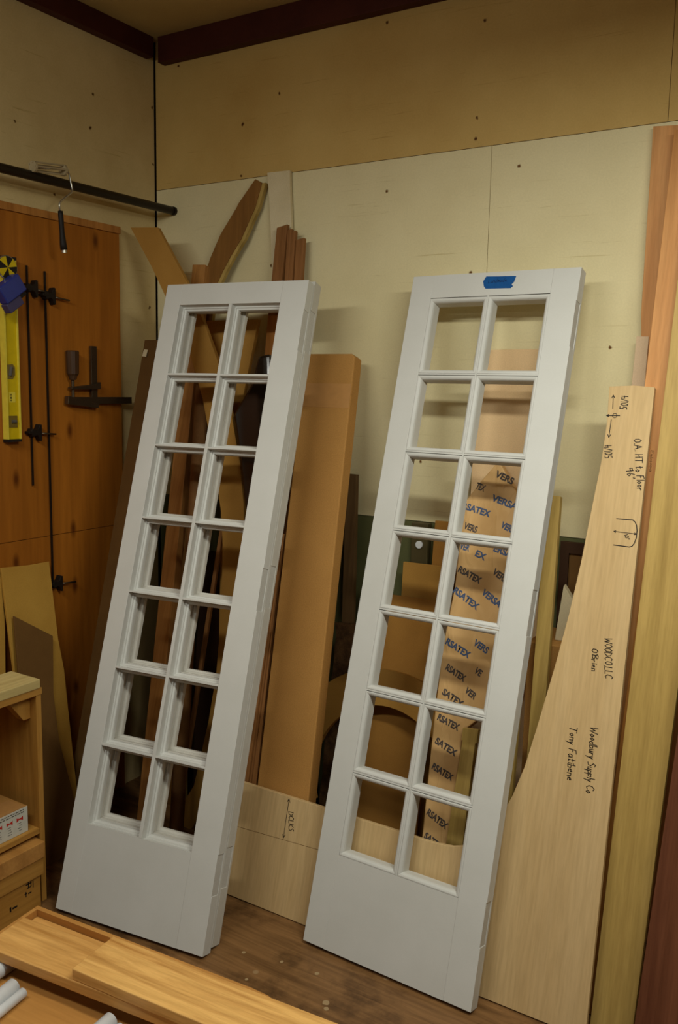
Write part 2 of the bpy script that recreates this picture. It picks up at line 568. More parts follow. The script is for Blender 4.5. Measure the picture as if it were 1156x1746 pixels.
structure(link('ceiling', box((-0.05, -4.2, 3.0), (WX, 0.05, 3.06)), 'ceiling'))
# oxblood timber at the ceiling line
bm = box((0.055, -0.040, 2.905), (WX, 0, 3.0))
structure(link('trim_1', bm, 'redtrim', bevel=0.002))
bm = box((0, -4.2, 2.925), (0.040, -0.045, 3.0))
structure(link('trim_2', bm, 'redtrim', bevel=0.002))
structure(link('trim_3', box((0, -0.004, 0), (0.004, 0, 3.0)), 'gap'))


# ------------------------------------------------------------------ French doors
def ring(bm, u0, u1, v0, v1, prof):
    """mitred bead round a lite; prof = closed list of (inset, depth)"""
    loops = []
    for a, y in prof:
        loops.append([bm.verts.new(p) for p in ((u0 + a, y, v0 + a), (u1 - a, y, v0 + a), (u1 - a, y, v1 - a), (u0 + a, y, v1 - a))])
    n = len(loops)
    for i in range(n):
        A, B = loops[i], loops[(i + 1) % n]
        for k in range(4):
            bm.faces.new((A[k], A[(k + 1) % 4], B[(k + 1) % 4], B[k]))
    return bm


def make_door(label, loc, yaw, tilt, style, mats, notch_side=True, group=None):
    W, H, T = 0.557, 2.113, 0.045
    root = thing('french_door', label, 'door', loc, lean_rot(tilt, yaw), group)
    ms, mr = mats
    root.scale = (0.9925, 0.9925, 0.9925)
    if style == 'rebate':
        L, R, mid, fin = 0.066, 0.463, 0.272, 0.006
        prof = [(0.0, 0.024), (0.005, 0.024), (0.006, 0.028), (0.011, 0.030), (0.012, 0.034), (0.012, T), (0.0, T)]
        finh = 0.0032
    else:
        L, R, mid, fin = 0.075, 0.473, 0.274, 0.0025
        prof = [(0.0003, 0.0014), (0.0012, 0.0002), (0.0040, 0.0000), (0.0080, 0.0014), (0.0112, 0.0045), (0.0132, 0.0095), (0.0138, 0.015),
                (0.0138, T), (0.0003, T)]
        finh = 0.0025
    B0, T0 = 0.277, 2.037
    pitch = (T0 - B0) / 7
    # stiles
    link('stile', prism([(0, 0), (L, 0), (L, H), (0, H)], 0, T), ms, root, bevel=0.0012)
    rp = [(R, 0), (W, 0)]
    for v0, v1 in ((0.17, 0.29), (1.025, 1.158), (1.872, 2.012)):
        rp += [(W, v0), (W - 0.0022, v0), (W - 0.0022, v1), (W, v1)]
    rp += [(W, H), (R, H)]
    bm = prism(rp, 0, T * 0.78)
    add_prism(bm, [(R, 0), (W, 0), (W, H), (R, H)], T * 0.78, T)
    link('stile', bm, ms, root, bevel=0.0009)
    for v0, v1 in ((0.17, 0.29), (1.025, 1.158), (1.872, 2.012)):
        o = link('hinge_gain', box((W - 0.0024, 0.001, v0 + 0.001), (W - 0.0018, T * 0.78 - 0.0005, v1 - 0.001)), 'mortise', root)
        o['label'] = 'shallow bare hinge recess'
    link('top_rail', prism([(L, T0), (R, T0), (R, H), (L, H)], 0.0002, T), mr, root)
    link('bottom_rail', prism([(L, 0), (R, 0), (R, B0), (L, B0)], 0.0002, T), mr, root)
    link('vertical_muntin', box((mid - fin, 0.0003, B0), (mid + fin, T, T0)), ms, root, bevel=0.0008)
    for k in range(1, 7):
        v = B0 + pitch * k
        bm = box((L, 0.0004, v - finh), (mid - fin, T, v + finh))
        add_box(bm, (mid + fin, 0.0004, v - finh), (R, T, v + finh))
        link('horizontal_muntin', bm, mr, root, bevel=0.0008)
    for k in range(7):
        v0 = B0 + pitch * k + (finh if k else 0)
        v1 = B0 + pitch * (k + 1) - (finh if k < 6 else 0) - (0.0 if style == 'rebate' else 0.0015)
        for u0, u1 in ((L, mid - fin), (mid + fin, R)):
            link('glazing_bead', ring(bmesh.new(), u0, u1, v0, v1, prof), mr, root)
    return root


LT, LY = 0.305, 0.128
ld = make_door('white primed fourteen-lite door leaning in front of its twin, left of the tall carton',
               (0.486, -0.996, 0.0137), LY, LT, 'rebate', ('prim', 'primX'), group='white unglazed doors')
# the twin stands flush behind, a whisker lower and to the right
n = Vector((-math.sin(LY) * math.cos(LT), math.cos(LY) * math.cos(LT), -math.sin(LT)))
off = n * 0.0462
kz = -off.z / math.cos(LT)
upv = Vector((-math.sin(LY) * math.sin(LT), math.cos(LY) * math.sin(LT), math.cos(LT)))
p2 = Vector((0.486, -0.996, 0.0137)) + off + upv * kz + Vector((math.cos(LY), math.sin(LY), 0)) * 0.001
make_door('white primed door hidden flush behind another door, only its edge and inner beads showing',
          p2, LY, LT, 'rebate', ('prim2', 'prim2'), group='white unglazed doors')
rd = make_door('white fourteen-lite door with blue tape on its top rail, leaning at the right',
               (1.232, -0.6935, 0.0125), -0.020, 0.276, 'ovolo', ('prim', 'primX'), group='white unglazed doors')
bt = link('tape_strip', prism([(0.255, 2.068), (0.262, 2.060), (0.345, 2.058), (0.352, 2.064), (0.346, 2.070), (0.353, 2.078),
                               (0.357, 2.096), (0.300, 2.098), (0.258, 2.100), (0.250, 2.084)], -0.0006, 0.0001), 'tapeblue', rd)
bt['label'] = 'blue masking tape with faint pen writing'
bm = bmesh.new()
handwriting(bm, 'Landmade', (0.268, 2.078), (0.330, 2.080), 0.012, 0.0011)
link('pen_note', bm, 'inkblue', bt, loc=(0, -0.0005, 0))


# ------------------------------------------------------------------ leaning sheet goods
def sheet(name, label, cat, x, y, tilt, outline, t, mat, group=None, bevel=0.001, yaw=0.0):
    # a leaning sheet rests on its lower back edge
    o = link(name, prism(outline, 0, t), mat, None, (x, y, t * math.sin(tilt)), lean_rot(tilt, yaw), bevel=bevel)
    return tag(o, label, cat, group)


# the big birch plywood template: a tall leg swept by a fillet into a long foot
tm = sheet('plywood_template', 'large birch plywood template with curved edge and black marker notes, behind the taped door', 'template',
           1.418, -0.62, 0.2402,
           [(-0.70, 0.0), (0.651, 0.0), (0.6225, 1.733), (0.566, 1.737), (0.499, 1.733), (0.505, 1.634), (0.503, 1.517), (0.492, 1.366),
            (0.483, 1.233), (0.468, 1.083), (0.447, 0.931), (0.420, 0.762), (0.399, 0.643), (0.375, 0.556), (0.340, 0.470),
            (0.300, 0.415), (0.260, 0.385), (0.217, 0.371), (0.171, 0.366), (0.124, 0.365), (0.035, 0.366), (-0.124, 0.366), (-0.70, 0.366)],
           0.018, 'ply')
bm = bmesh.new()
handwriting(bm, 'WOODCO,LLC', (0.5747, 1.0343), (0.5874, 0.9254), 0.0195)
o = link('marker_note', bm, 'ink', tm)
o['label'] = 'company name written in black marker'
bm = bmesh.new()
handwriting(bm, "O'Brien", (0.5426, 1.0003), (0.5505, 0.9381), 0.0165)
o = link('marker_note', bm, 'ink', tm)
o['label'] = 'short surname written in black marker'
bm = bmesh.new()
handwriting(bm, 'Woodbury Supply Co', (0.5662, 0.7909), (0.5756, 0.6144), 0.021)
o = link('marker_note', bm, 'ink', tm)
o['label'] = 'supplier name written in black marker'
bm = bmesh.new()
handwriting(bm, 'Tony Fatibene', (0.5101, 0.7809), (0.5211, 0.6351), 0.021)
o = link('marker_note', bm, 'ink', tm)
o['label'] = 'person name written in black marker'
bm = bmesh.new()
handwriting(bm, '501/4', (0.5560, 1.6690), (0.5545, 1.7090), 0.0195)
handwriting(bm, '501/4', (0.5330, 1.5310), (0.5250, 1.5690), 0.0195)


def arrow(bm, a, b, both=False, s=0.009, wdt=0.002):
    add_stroke(bm, [a, b], wdt)
    for p, q in ((a, b),) + (((b, a),) if both else ()):
        d = (Vector(p) - Vector(q)).normalized()
        for sg in (0.45, -0.45):
            r = Vector((d.x * math.cos(sg) - d.y * math.sin(sg), d.x * math.sin(sg) + d.y * math.cos(sg)))
            e = Vector(q) + r * s
            add_stroke(bm, [tuple(q), tuple(e)], wdt)


arrow(bm, (0.5164, 1.6701), (0.5133, 1.7085))
arrow(bm, (0.5379, 1.6507), (0.5021, 1.6495), s=0.006, wdt=0.0028)
add_stroke(bm, [(0.5244 + 0.006 * math.cos(a), 1.6502 + 0.006 * math.sin(a)) for a in [i * math.pi / 6 for i in range(13)]], 0.0016)
arrow(bm, (0.5161, 1.6379), (0.5157, 1.5875))
o = link('marker_note', bm, 'ink', tm)
o['label'] = 'centre mark with arrows and two measurements in marker'
bm = bmesh.new()
handwriting(bm, 'O.A. HT to Floor', (0.5842, 1.5861), (0.6114, 1.4422), 0.0195)
handwriting(bm, '96"', (0.5719, 1.5030), (0.5850, 1.4700), 0.0185)
o = link('marker_note', bm, 'ink', tm)
o['label'] = 'overall height note in black marker'
bm = bmesh.new()
add_stroke(bm, [(0.5649, 1.3625), (0.6086, 1.3628), (0.6160, 1.3570), (0.6205, 1.3480), (0.6232, 1.3351), (0.6237, 1.3158), (0.6202, 1.300),
                (0.6150, 1.2910), (0.6080, 1.2885), (0.5663, 1.2892)], 0.0026)
arrow(bm, (0.5616, 1.3268), (0.6225, 1.3254), True, 0.006, 0.0018)
handwriting(bm, '10"', (0.5911, 1.3201), (0.6000, 1.3050), 0.0085, 0.0018)
o = link('marker_note', bm, 'ink', tm)
o['label'] = 'sketched arch with a dimension arrow'
bm = bmesh.new()
arrow(bm, (-0.3537, 0.2360), (-0.3542, 0.3600), True, 0.011, 0.002)
handwriting(bm, 'DCLKS', (-0.3480, 0.3209), (-0.3370, 0.2610), 0.0180)
o = link('marker_note', bm, 'ink', tm)
o['label'] = 'short word beside a dimension arrow'
bm = add_stroke(bmesh.new(), [(-0.60, 0.2180), (0.10, 0.2520)], 0.0012)
link('pencil_line', bm, 'pencil', tm)

# boards at the far right, stacked against the back wall
G = 'tall boards stacked at the right'
sheet('cedar_board', 'tall orange cedar board standing almost upright against the wall, top end showing', 'board', 2.187, -0.112, 0.0345,
      [(-0.080, 0), (0.190, 0), (-0.110, 2.415), (-0.177, 2.421), (-0.240, 2.426), (-0.235, 1.9)], 0.022, 'cedar', G)
cp = sheet('cedar_plank', 'orange cedar plank right behind the marker-written plywood template', 'board', 2.027, -0.45, 0.155,
           [(-0.040, 0.0), (0.020, 0.0), (0.048, 2.42), (-0.010, 2.42)], 0.02, 'cedar', G)
bm = bmesh.new()
handwriting(bm, 'Embosma', (0.0165, 1.530), (0.0180, 1.470), 0.008, 0.0011)
link('pencil_note', bm, 'pencil', cp)
sheet('fir_board', 'narrow dark orange board beside the wide yellow poplar board, on its left', 'board', 2.023, -0.52, 0.1853,
      [(0.012, 0.0), (0.070, 0.0), (0.110, 2.40), (0.068, 2.40)], 0.02, 'cedard', G)
sheet('poplar_board', 'wide pale yellow poplar board with arched grain at the right edge', 'board', 2.121, -0.57, 0.1934,
      [(-0.054, 0.0), (0.053, 0.0), (0.098, 2.35), (-0.044, 2.35)], 0.022, 'poplar', G)
sheet('mahogany_board', 'reddish brown mahogany board, frontmost and rightmost of the stacked boards', 'board', 2.191, -0.66, 0.2134,
      [(-0.002, 0.0), (0.20, 0.0), (0.26, 2.35), (0.072, 2.35)], 0.022, 'mahog', G)
sheet('pink_board', 'pale pinkish board end just above the written template, against the wall', 'board', 1.96, -0.235, 0.0990,
      [(-0.039, 0.0), (0.030, 0.0), (0.020, 1.842), (-0.015, 1.843)], 0.014, 'pinkpale')

# seen through the right-hand door
sheet('pink_sheet', 'smooth pinkish panel against the wall behind the taped door', 'panel', 1.565, -0.095, 0.040,
      [(-0.127, 0), (0.127, 0), (0.127, 1.804), (-0.127, 1.800)], 0.012, 'pink')
sheet('brown_sheet', 'tallest of the three stepped brown panels behind the taped door', 'panel', 1.296, -0.115, 0.0655,
      [(-0.013, 0), (0.119, 0), (0.119, 1.228), (0.013, 1.228)], 0.012, 'mdfd', 'stepped brown panels')
sheet('brown_sheet', 'middle one of the three stepped brown panels behind the taped door', 'panel', 1.213, -0.158, 0.0860,
      [(0.007, 0), (0.20, 0), (0.183, 1.081), (-0.006, 1.078)], 0.012, 'mdf', 'stepped brown panels')
sheet('brown_sheet', 'lowest and front of the three stepped brown panels, inside the arch', 'panel', 1.228, -0.215, 0.1240,
      [(-0.119, 0), (0.122, 0), (0.142, 0.969), (-0.101, 0.965)], 0.012, 'mdfd', 'stepped brown panels')
ob = thing('outlet_box', 'dark outlet box with a round white socket on the green wall', 'outlet', (1.245, 0, 1.135))
link('cover', box((-0.030, -0.028, -0.070), (0.034, 0.004, 0.075)), 'olive', ob, bevel=0.003)
link('socket', tube([(0.004, -0.027, 0.0), (0.004, -0.034, 0.0)], 0.013, 20), 'white', ob)

# laminated arch piece
R0, R1, cu, cv = 0.262, 0.386, 0.235, 0.345
pts = []
for i in range(0, 33):
    a = math.radians(205 - i * (205 - 8) / 32)
    pts.append((cu + R1 * math.cos(a), cv + R1 * math.sin(a)))
pts += [(cu + R1 * 0.985, 0.0), (cu + R0 * 0.985, 0.0)]
for i in range(0, 33):
    a = math.radians(8 + i * (205 - 8) / 32)
    pts.append((cu + R0 * math.cos(a), cv + R0 * math.sin(a)))
pts = [(p[0], max(p[1], 0)) for p in pts]
sheet('arch_form', 'tan curved arch form standing between the tall carton and the wrapped bundle', 'arch form', 1.0, -0.33, 0.2102,
      pts, 0.022, 'mdf')
sheet('shade_sheet', 'very dark sheet added as painted shade under the left end of the arch', 'panel', 1.06, -0.10, 0.10,
      [(-0.10, 0), (0.03, 0), (0.03, 0.62), (-0.10, 0.62)], 0.01, 'hardk')  # dark sheet added where the green wall only lies in shade

# paper wrapped bundle with the maker's name printed all over
vt = thing('wrapped_bundle', 'long bundle in brown kraft paper with repeated printed lettering behind the taped door', 'bundle',
           (1.52, -0.46, 0), lean_rot(0.2486))
outl = [(-0.036, 0.0), (0.037, 0.0), (0.0375, 0.640), (0.096, 0.700), (0.100, 0.766), (0.116, 1.02), (0.140, 1.289), (0.148, 1.352), (0.080, 1.43), (0.031, 1.496),
        (-0.020, 1.425), (-0.077, 1.334), (-0.062, 1.20), (-0.058, 1.079), (-0.070, 0.889), (-0.064, 0.629), (-0.050, 0.302)]
link('paper_wrap', prism(outl, 0, 0.04), 'kraft', vt, bevel=0.004)


def text_mesh(s, size):
    cu_ = bpy.data.curves.new('lettering', 'FONT')
    cu_.body = s
    cu_.size = size
    cu_.offset = size * 0.042
    ob_ = bpy.data.objects.new('lettering', cu_)
    COL.objects.link(ob_)
    bpy.context.view_layer.update()
    me = bpy.data.meshes.new_from_object(ob_.evaluated_get(bpy.context.evaluated_depsgraph_get()))
    bpy.data.objects.remove(ob_)
    bpy.data.curves.remove(cu_)
    return me


VT = [('VERS', (0.0244, 1.4448), (0.0871, 1.422), 0), ('TEX', (-0.0348, 1.4011), (-0.0041, 1.392), 0),
      ('VERSA', (0.0238, 1.3667), (0.1124, 1.3427), 1), ('RSATEX', (-0.0716, 1.333), (0.027, 1.3122), 1),
      ('VERS', (-0.057, 1.2694), (-0.0111, 1.2581), 0), ('VERSA', (0.0668, 1.2842), (0.1250, 1.2641), 1),
      ('VER', (-0.0610, 1.2019), (-0.0263, 1.1968), 1), ('EX', (-0.0051, 1.1855), (0.0304, 1.1739), 1),
      ('ERSA', (0.0541, 1.2079), (0.1160, 1.1927), 1), ('RSATEX', (-0.0556, 1.129), (0.0247, 1.0985), 0),
      ('VERS', (0.060, 1.1372), (0.1080, 1.1122), 0), ('RSATEX', (-0.0620, 1.0614), (0.0274, 1.0155), 1),
      ('VERSA', (0.0340, 1.0685), (0.0990, 1.034), 1), ('RSATEX', (-0.0632, 0.8956), (0.0223, 0.8623), 1),
      ('VERS', (0.030, 0.9085), (0.0790, 0.8871), 1), ('RSATEX', (-0.0509, 0.8159), (0.0176, 0.7882), 0),
      ('VE', (0.0455, 0.8245), (0.0680, 0.8139), 0), ('SATEX', (-0.0511, 0.738), (0.0217, 0.7087), 0),
      ('VER', (0.0230, 0.7585), (0.0600, 0.7400), 0), ('RSATEX', (-0.0547, 0.6561), (0.0208, 0.6359), 0),
      ('SATEX', (-0.0514, 0.5833), (0.0233, 0.5569), 0), ('RSATEX', (-0.0500, 0.5029), (0.023, 0.4811), 0),
      ('RSATEX', (-0.0460, 0.3621), (0.0259, 0.333), 0), ('SATEX', (-0.0440, 0.2900), (0.0200, 0.2650), 0)]
for s_, a, b, k in VT:
    me = text_mesh(s_, 0.0285)
    xs = [v.co.x for v in me.vertices]
    L = math.hypot(b[0] - a[0], b[1] - a[1])
    sx = L / (max(xs) - min(xs))
    th = math.atan2(b[1] - a[1], b[0] - a[0])
    for v in me.vertices:
        x, z = (v.co.x - min(xs)) * sx, v.co.y
        v.co = (a[0] + x * math.cos(th) - z * math.sin(th), -0.0005, a[1] + x * math.sin(th) + z * math.cos(th))
    me.materials.append(M['vblue' if k else 'vdark'])
    o = bpy.data.objects.new('printed_lettering', me)
    COL.objects.link(o)
    o.parent = vt
sheet('short_post', 'short pale wood post just right of the paper-wrapped bundle, behind the door', 'post', 1.592, -0.50, 0.2702,
      [(-0.030, 0), (0.035, 0), (0.020, 0.62), (0.024, 0.62), (0.024, 0.663), (-0.026, 0.658), (-0.026, 0.62), (-0.022, 0.62)], 0.022, 'poplarg')
sheet('poplar_strip', 'greenish yellow poplar strip showing past the right edge of the taped door', 'board', 1.841, -0.54, 0.2717,
      [(-0.010, 0), (0.033, 0), (-0.061, 1.406), (-0.104, 1.406)], 0.022, 'poplarg')
sheet('poplar_strip', 'darker poplar strip tucked behind the other strip at the taped door edge', 'board', 1.815, -0.575, 0.2717,
      [(-0.050, 0), (-0.008, 0), (-0.086, 1.20), (-0.128, 1.20)], 0.020, 'poplarg')

ct = thing('shipping_carton', 'brown cardboard carton standing in the gap left of the written template', 'carton', (1.75, -0.245, 0))
link('carton_body', box((-0.02, 0, 0), (0.145, 0.20, 0.925)), 'card', ct, bevel=0.003)
bm = bmesh.new()
bm = None
for k, (z, L) in enumerate(((0.86, 0.05), (0.83, 0.035), (0.80, 0.055), (0.77, 0.05))):
    bm = bmesh.new()
    for j in range(3):
        add_box(bm, (0.085 + j * L / 3, -0.0006, z), (0.085 + j * L / 3 + L / 4, 0.0004, z + 0.008))
    link('faded_print', bm, 'hard', ct)
df = thing('framed_board', 'dark wooden frame standing on the wall behind the cardboard carton', 'frame', (1.745, -0.030, 0.0), lean_rot(0.004))
link('frame_stile', box((0, 0, 0), (0.028, 0.02, 1.20)), 'hardk', df)
link('frame_stile', box((0.20, 0, 0), (0.24, 0.02, 1.20)), 'hardk', df)
link('frame_rail', box((0.028, 0, 1.165), (0.20, 0.02, 1.20)), 'hardk', df)
link('frame_panel', box((0.028, 0.008, 0), (0.20, 0.016, 1.165)), 'hard', df)
wg = prism([(0.0, 0.0), (0.085, 0.0), (0.085, 0.075), (0.018, 0.170)], 0, 0.03)
tag(link('wood_wedge', wg, 'palewood', None, (1.795, -0.19, 0.926), (0, 0, 0.10), bevel=0.001),
    'pale triangular wood offcut standing on top of the brown carton', 'offcut')

# between the two doors
cb = thing('tall_carton', 'tall flat cardboard carton leaning against the wall between the two white doors', 'carton',
           (1.04, -0.60, 0), lean_rot(0.2677))
o = link('carton_body', prism([(-0.105, 0.0), (0.101, 0.0), (-0.016, 1.80), (-0.020, 1.842), (-0.034, 1.852), (-0.215, 1.852), (-0.222, 1.845)],
                              0, 0.052), 'card', cb, bevel=0.004)
o = link('tape_band', prism([(-0.2120, 1.66), (-0.0085, 1.66), (-0.0145, 1.745), (-0.2170, 1.745)], -0.0007, 0.0001), 'tape', cb)
o['label'] = 'strip of clear brown packing tape'
for i, (u, wd) in enumerate(((-0.036, 0.024), (-0.011, 0.014), (0.004, 0.030))):
    sheet('wood_moulding', ('leftmost thin brown moulding tucked between left door and tall carton',
                            'middle thin brown moulding tucked between left door and tall carton',
                            'thin brown moulding touching the left side of the tall carton')[i], 'moulding',
          0.894, -0.590 + 0.007 * (i % 2), 0.2684,
          [(u, 0), (u + wd, 0), (u + wd - 0.086, 1.20), (u - 0.052, 1.20)] if i == 2 else [(u, 0), (u + wd, 0), (u + wd - 0.052, 1.20), (u - 0.052, 1.20)],
          0.016, 'sapele', 'brown mouldings beside the carton')
sheet('grey_stick', 'weathered grey-brown stick leaning on the wall right of the tall carton', 'stick', 1.064, -0.20, 0.1208,
      [(-0.030, 0), (0.021, 0), (-0.073, 1.370), (-0.115, 1.371)], 0.02, 'grey')
bm = bmesh.new()
nz = 20
out = []
for i in range(nz + 1):
    out.append((0.034 + random.uniform(-0.006, 0.006), 0.852 * i / nz))
for i in range(nz, -1, -1):
    out.append((-0.046 + 0.012 * (1 - i / nz) + random.uniform(-0.006, 0.006), 0.842 * i / nz))
out = [(a, max(b, 0)) for a, b in out]
tag(link('rough_slab', prism(out, 0, 0.028), 'bark', None, (1.018, -0.25, 0), lean_rot(0.1543)),
    'rough bark-edged slab standing behind the tan arch form', 'slab')


# ------------------------------------------------------------------ the pile behind the left doors
def band(left, right):
    return left + right[::-1]


sheet('pale_board', 'tall whitish board leaning in the middle of the corner pile, reaching highest', 'board', 0.779, -0.075, 0.0230,
      [(-0.035, 0), (0.060, 0), (-0.104, 2.40), (-0.106, 2.444), (-0.207, 2.446), (-0.19, 2.3)], 0.014, 'palewood')
sheet('brown_stick', 'tallest of the reddish brown sticks in front of the whitish board', 'stick', 0.579, -0.30, 0.1080,
      [(-0.010, 0), (0.036, 0), (0.113, 2.259), (0.067, 2.250)], 0.016, 'sapele', 'brown sticks')
sheet('brown_stick', 'second brown stick from the left in front of the whitish board', 'stick', 0.719, -0.262, 0.0935,
      [(-0.021, 0), (-0.004, 0), (-0.011, 2.240), (-0.028, 2.235)], 0.016, 'sapele', 'brown sticks')
sheet('brown_stick', 'third brown stick from the left in front of the whitish board', 'stick', 0.7345, -0.262, 0.0935,
      [(-0.019, 0), (-0.002, 0), (-0.009, 2.232), (-0.026, 2.228)], 0.016, 'sapele', 'brown sticks')
sheet('brown_stick', 'shortest and rightmost brown stick in front of the whitish board', 'stick', 0.771, -0.255, 0.0930,
      [(-0.017, 0), (0.018, 0), (-0.010, 2.205), (-0.044, 2.200)], 0.016, 'sapele', 'brown sticks')
sheet('wood_block_stick', 'short brown stick seen at the right of the left door top lite', 'stick', 0.668, -0.326, 0.1066,
      [(-0.030, 0), (0.022, 0), (0.040, 1.93), (-0.012, 1.93)], 0.018, 'cedard')
# curved piece with a pale edge, rising to the right
L = [(-0.075, 0.0), (-0.125, 0.7), (-0.125, 1.3), (-0.100, 1.72), (-0.048, 1.983), (-0.026, 2.072), (0.006, 2.160), (0.049, 2.245), (0.120, 2.340), (0.126, 2.352), (0.201, 2.437)]
R_ = [(0.02, 0.0), (-0.030, 0.7), (-0.030, 1.3), (-0.010, 1.72), (0.020, 1.983), (0.048, 2.066), (0.074, 2.112), (0.104, 2.160), (0.150, 2.222), (0.208, 2.335), (0.232, 2.420)]
a2 = thing('curved_casing', 'brown curved wooden piece rising to the right left of the whitish board', 'curved piece', (0.323, -0.25, 0), lean_rot(0.0914))
link('curved_face', prism(band(L, R_), 0, 0.018), 'arcwood', a2, bevel=0.001)
R2 = [(x + 0.016, z) for x, z in R_]
o = link('pale_edge', prism(band(R_, R2), 0.004, 0.020), 'poplarg', a2)
o['label'] = 'paler curved edge strip'
# the large arc, bulging to the right
L = [(-0.070, 0.0), (0.037, 0.174), (0.095, 0.436), (0.122, 0.619), (0.134, 0.848), (0.127, 1.097), (0.116, 1.205), (0.069, 1.406),
     (0.006, 1.622), (-0.042, 1.734), (-0.074, 1.813), (-0.136, 1.909), (-0.270, 2.11), (-0.385, 2.261)]
R_ = [(0.030, 0.0), (0.135, 0.174), (0.192, 0.436), (0.218, 0.619), (0.232, 0.848), (0.226, 1.097), (0.215, 1.250), (0.190, 1.400),
      (0.150, 1.540), (0.108, 1.670), (0.066, 1.764), (-0.005, 1.900), (-0.085, 2.035), (-0.246, 2.251)]
sheet('arc_form', 'large tan arc-shaped board bulging to the right behind the left door', 'arc form', 0.46, -0.36, 0.063, band(L, R_), 0.017, 'mdf')
sheet('fir_post', 'square orange fir post leaning behind the left lites of the left door', 'post', 0.483, -0.62, 0.2517,
      [(-0.033, 0), (0.033, 0), (-0.158, 2.184), (-0.223, 2.188)], 0.036, 'fir', bevel=0.002)
sheet('tapered_board', 'tan board tapering downward behind the right lites of the left door', 'board', 0.526, -0.35, 0.1050,
      [(0.08, 0), (0.16, 0), (0.055, 1.585), (0.109, 1.915), (-0.134, 1.916), (-0.028, 1.583)], 0.016, 'mdf')
sheet('hardboard_sheet', 'dark brown sheet leaning in the corner left of the left door', 'sheet', 0.11, -0.665, 0.2680,
      [(0.016, 0), (0.20, 0), (0.150, 1.905), (-0.023, 1.905)], 0.008, 'hard')
o = tag(link('paper_tag', box((0, -0.002, 0), (0.020, 0, 0.028)), 'palewood', None, (0.098, -0.185, 1.775), (-0.28, 0.1, 0.0)),
        'small whitish tag at the top of the dark corner sheet', 'tag')
# plastic wrapped bundle
bm = bmesh.new()
prof = [(0.015, 0.0), (0.03, 1.25), (-0.020, 1.45), (-0.060, 1.585), (0.005, 1.690), (0.025, 1.790), (0.075, 1.800), (0.110, 1.60), (0.115, 0.0)]
tag(link('plastic_bundle', prism(prof, 0, 0.06), 'plastic_black', None, (0.684, -0.50, 0), lean_rot(0.1396), bevel=0.012),
    'bundle in glossy black plastic film behind the upper right of the left door', 'bundle')
tag(link('paper_tube', tube([(0.54, -0.50, 0.0), (0.43, -0.215, 1.665)], 0.026, 20), 'tube', smooth=True),
    'brown cardboard tube standing beside the orange fir post', 'tube')
sheet('thin_strip', 'thin pale strip leaning low behind the right lites of the left door', 'strip', 0.476, -0.42, 0.1407,
      [(-0.022, 0), (-0.006, 0), (0.086, 1.153), (0.070, 1.151)], 0.012, 'sapele')
sheet('hardboard_offcut', 'dark brown offcut against the green wall behind the lower left door', 'sheet', 0.30, -0.19, 0.13,
      [(0, 0), (0.34, 0), (0.34, 1.02), (0, 1.02)], 0.008, 'hardk')

# ------------------------------------------------------------------ left wall
tp = thing('tool_board', 'orange brown plywood tool panel fixed to the left wall', 'panel', (0, 0, 0))
bm = box((0.0, -2.6, 1.111), (0.019, -0.222, 2.236))
link('upper_panel', bm, 'panel', tp, bevel=0.001)
link('lower_panel', box((0.0, -2.6, 0.0), (0.019, -0.235, 1.109)), 'panel', tp, bevel=0.001)
link('top_strip', box((0.0, -2.6, 2.237), (0.024, -0.218, 2.263)), 'cedard', tp, bevel=0.001)

pp = thing('steel_pipe', 'black steel pipe running along the left wall above the tool panel', 'pipe', (0.10, 0, 0))
link('pipe_length', tube([(0, -2.6, 2.336), (0, -0.006, 2.352)], 0.0155, 20), 'pipe', pp, smooth=True)
link('pipe_cap', tube([(0, -0.012, 2.352), (0, -0.001, 2.352)], 0.017, 20), 'pipe', pp)

# paint roller hooked over the pipe
pr = thing('paint_roller', 'paint roller with bright wire frame and black handle hooked over the pipe', 'paint roller', (0.12, 0, 0))
link('wire_frame', tube([(-0.02, -0.690, 2.372), (-0.005, -0.62, 2.384), (0, -0.562, 2.392), (0, -0.550, 2.380), (0.004, -0.5405, 2.330),
                         (0.004, -0.543, 2.320), (0.002, -0.590, 2.282), (0, -0.596, 2.272), (0, -0.593, 2.240)], 0.0032, 10), 'wire', pr, smooth=True)
bm = bmesh.new()
for k in range(5):
    a = k * 2 * math.pi / 5
    add_tube(bm, [(-0.010 + 0.016 * math.cos(a), -0.700, 2.374 + 0.016 * math.sin(a)), (-0.008 + 0.016 * math.cos(a), -0.560, 2.390 + 0.016 * math.sin(a))], 0.0028, 8)
for t in (0.05, 0.95):
    y = -0.700 + 0.140 * t
    c = Vector((-0.009, y, 2.374 + 0.016 * t))
    add_tube(bm, [c + Vector((0, -0.004, 0)), c + Vector((0, 0.004, 0))], 0.019, 16)
link('roller_cage', bm, 'sleeve', pr)
link('handle', tube([(0, -0.592, 2.250), (0, -0.591, 2.238), (0, -0.587, 2.18), (0, -0.583, 2.14), (0, -0.580, 2.122)],
                    [0.008, 0.009, 0.0085, 0.0115, 0.012], 16), 'rubber', pr, smooth=True)
link('ferrule', tube([(0, -0.580, 2.124), (0, -0.579, 2.112)], 0.0095, 16), 'wire', pr)

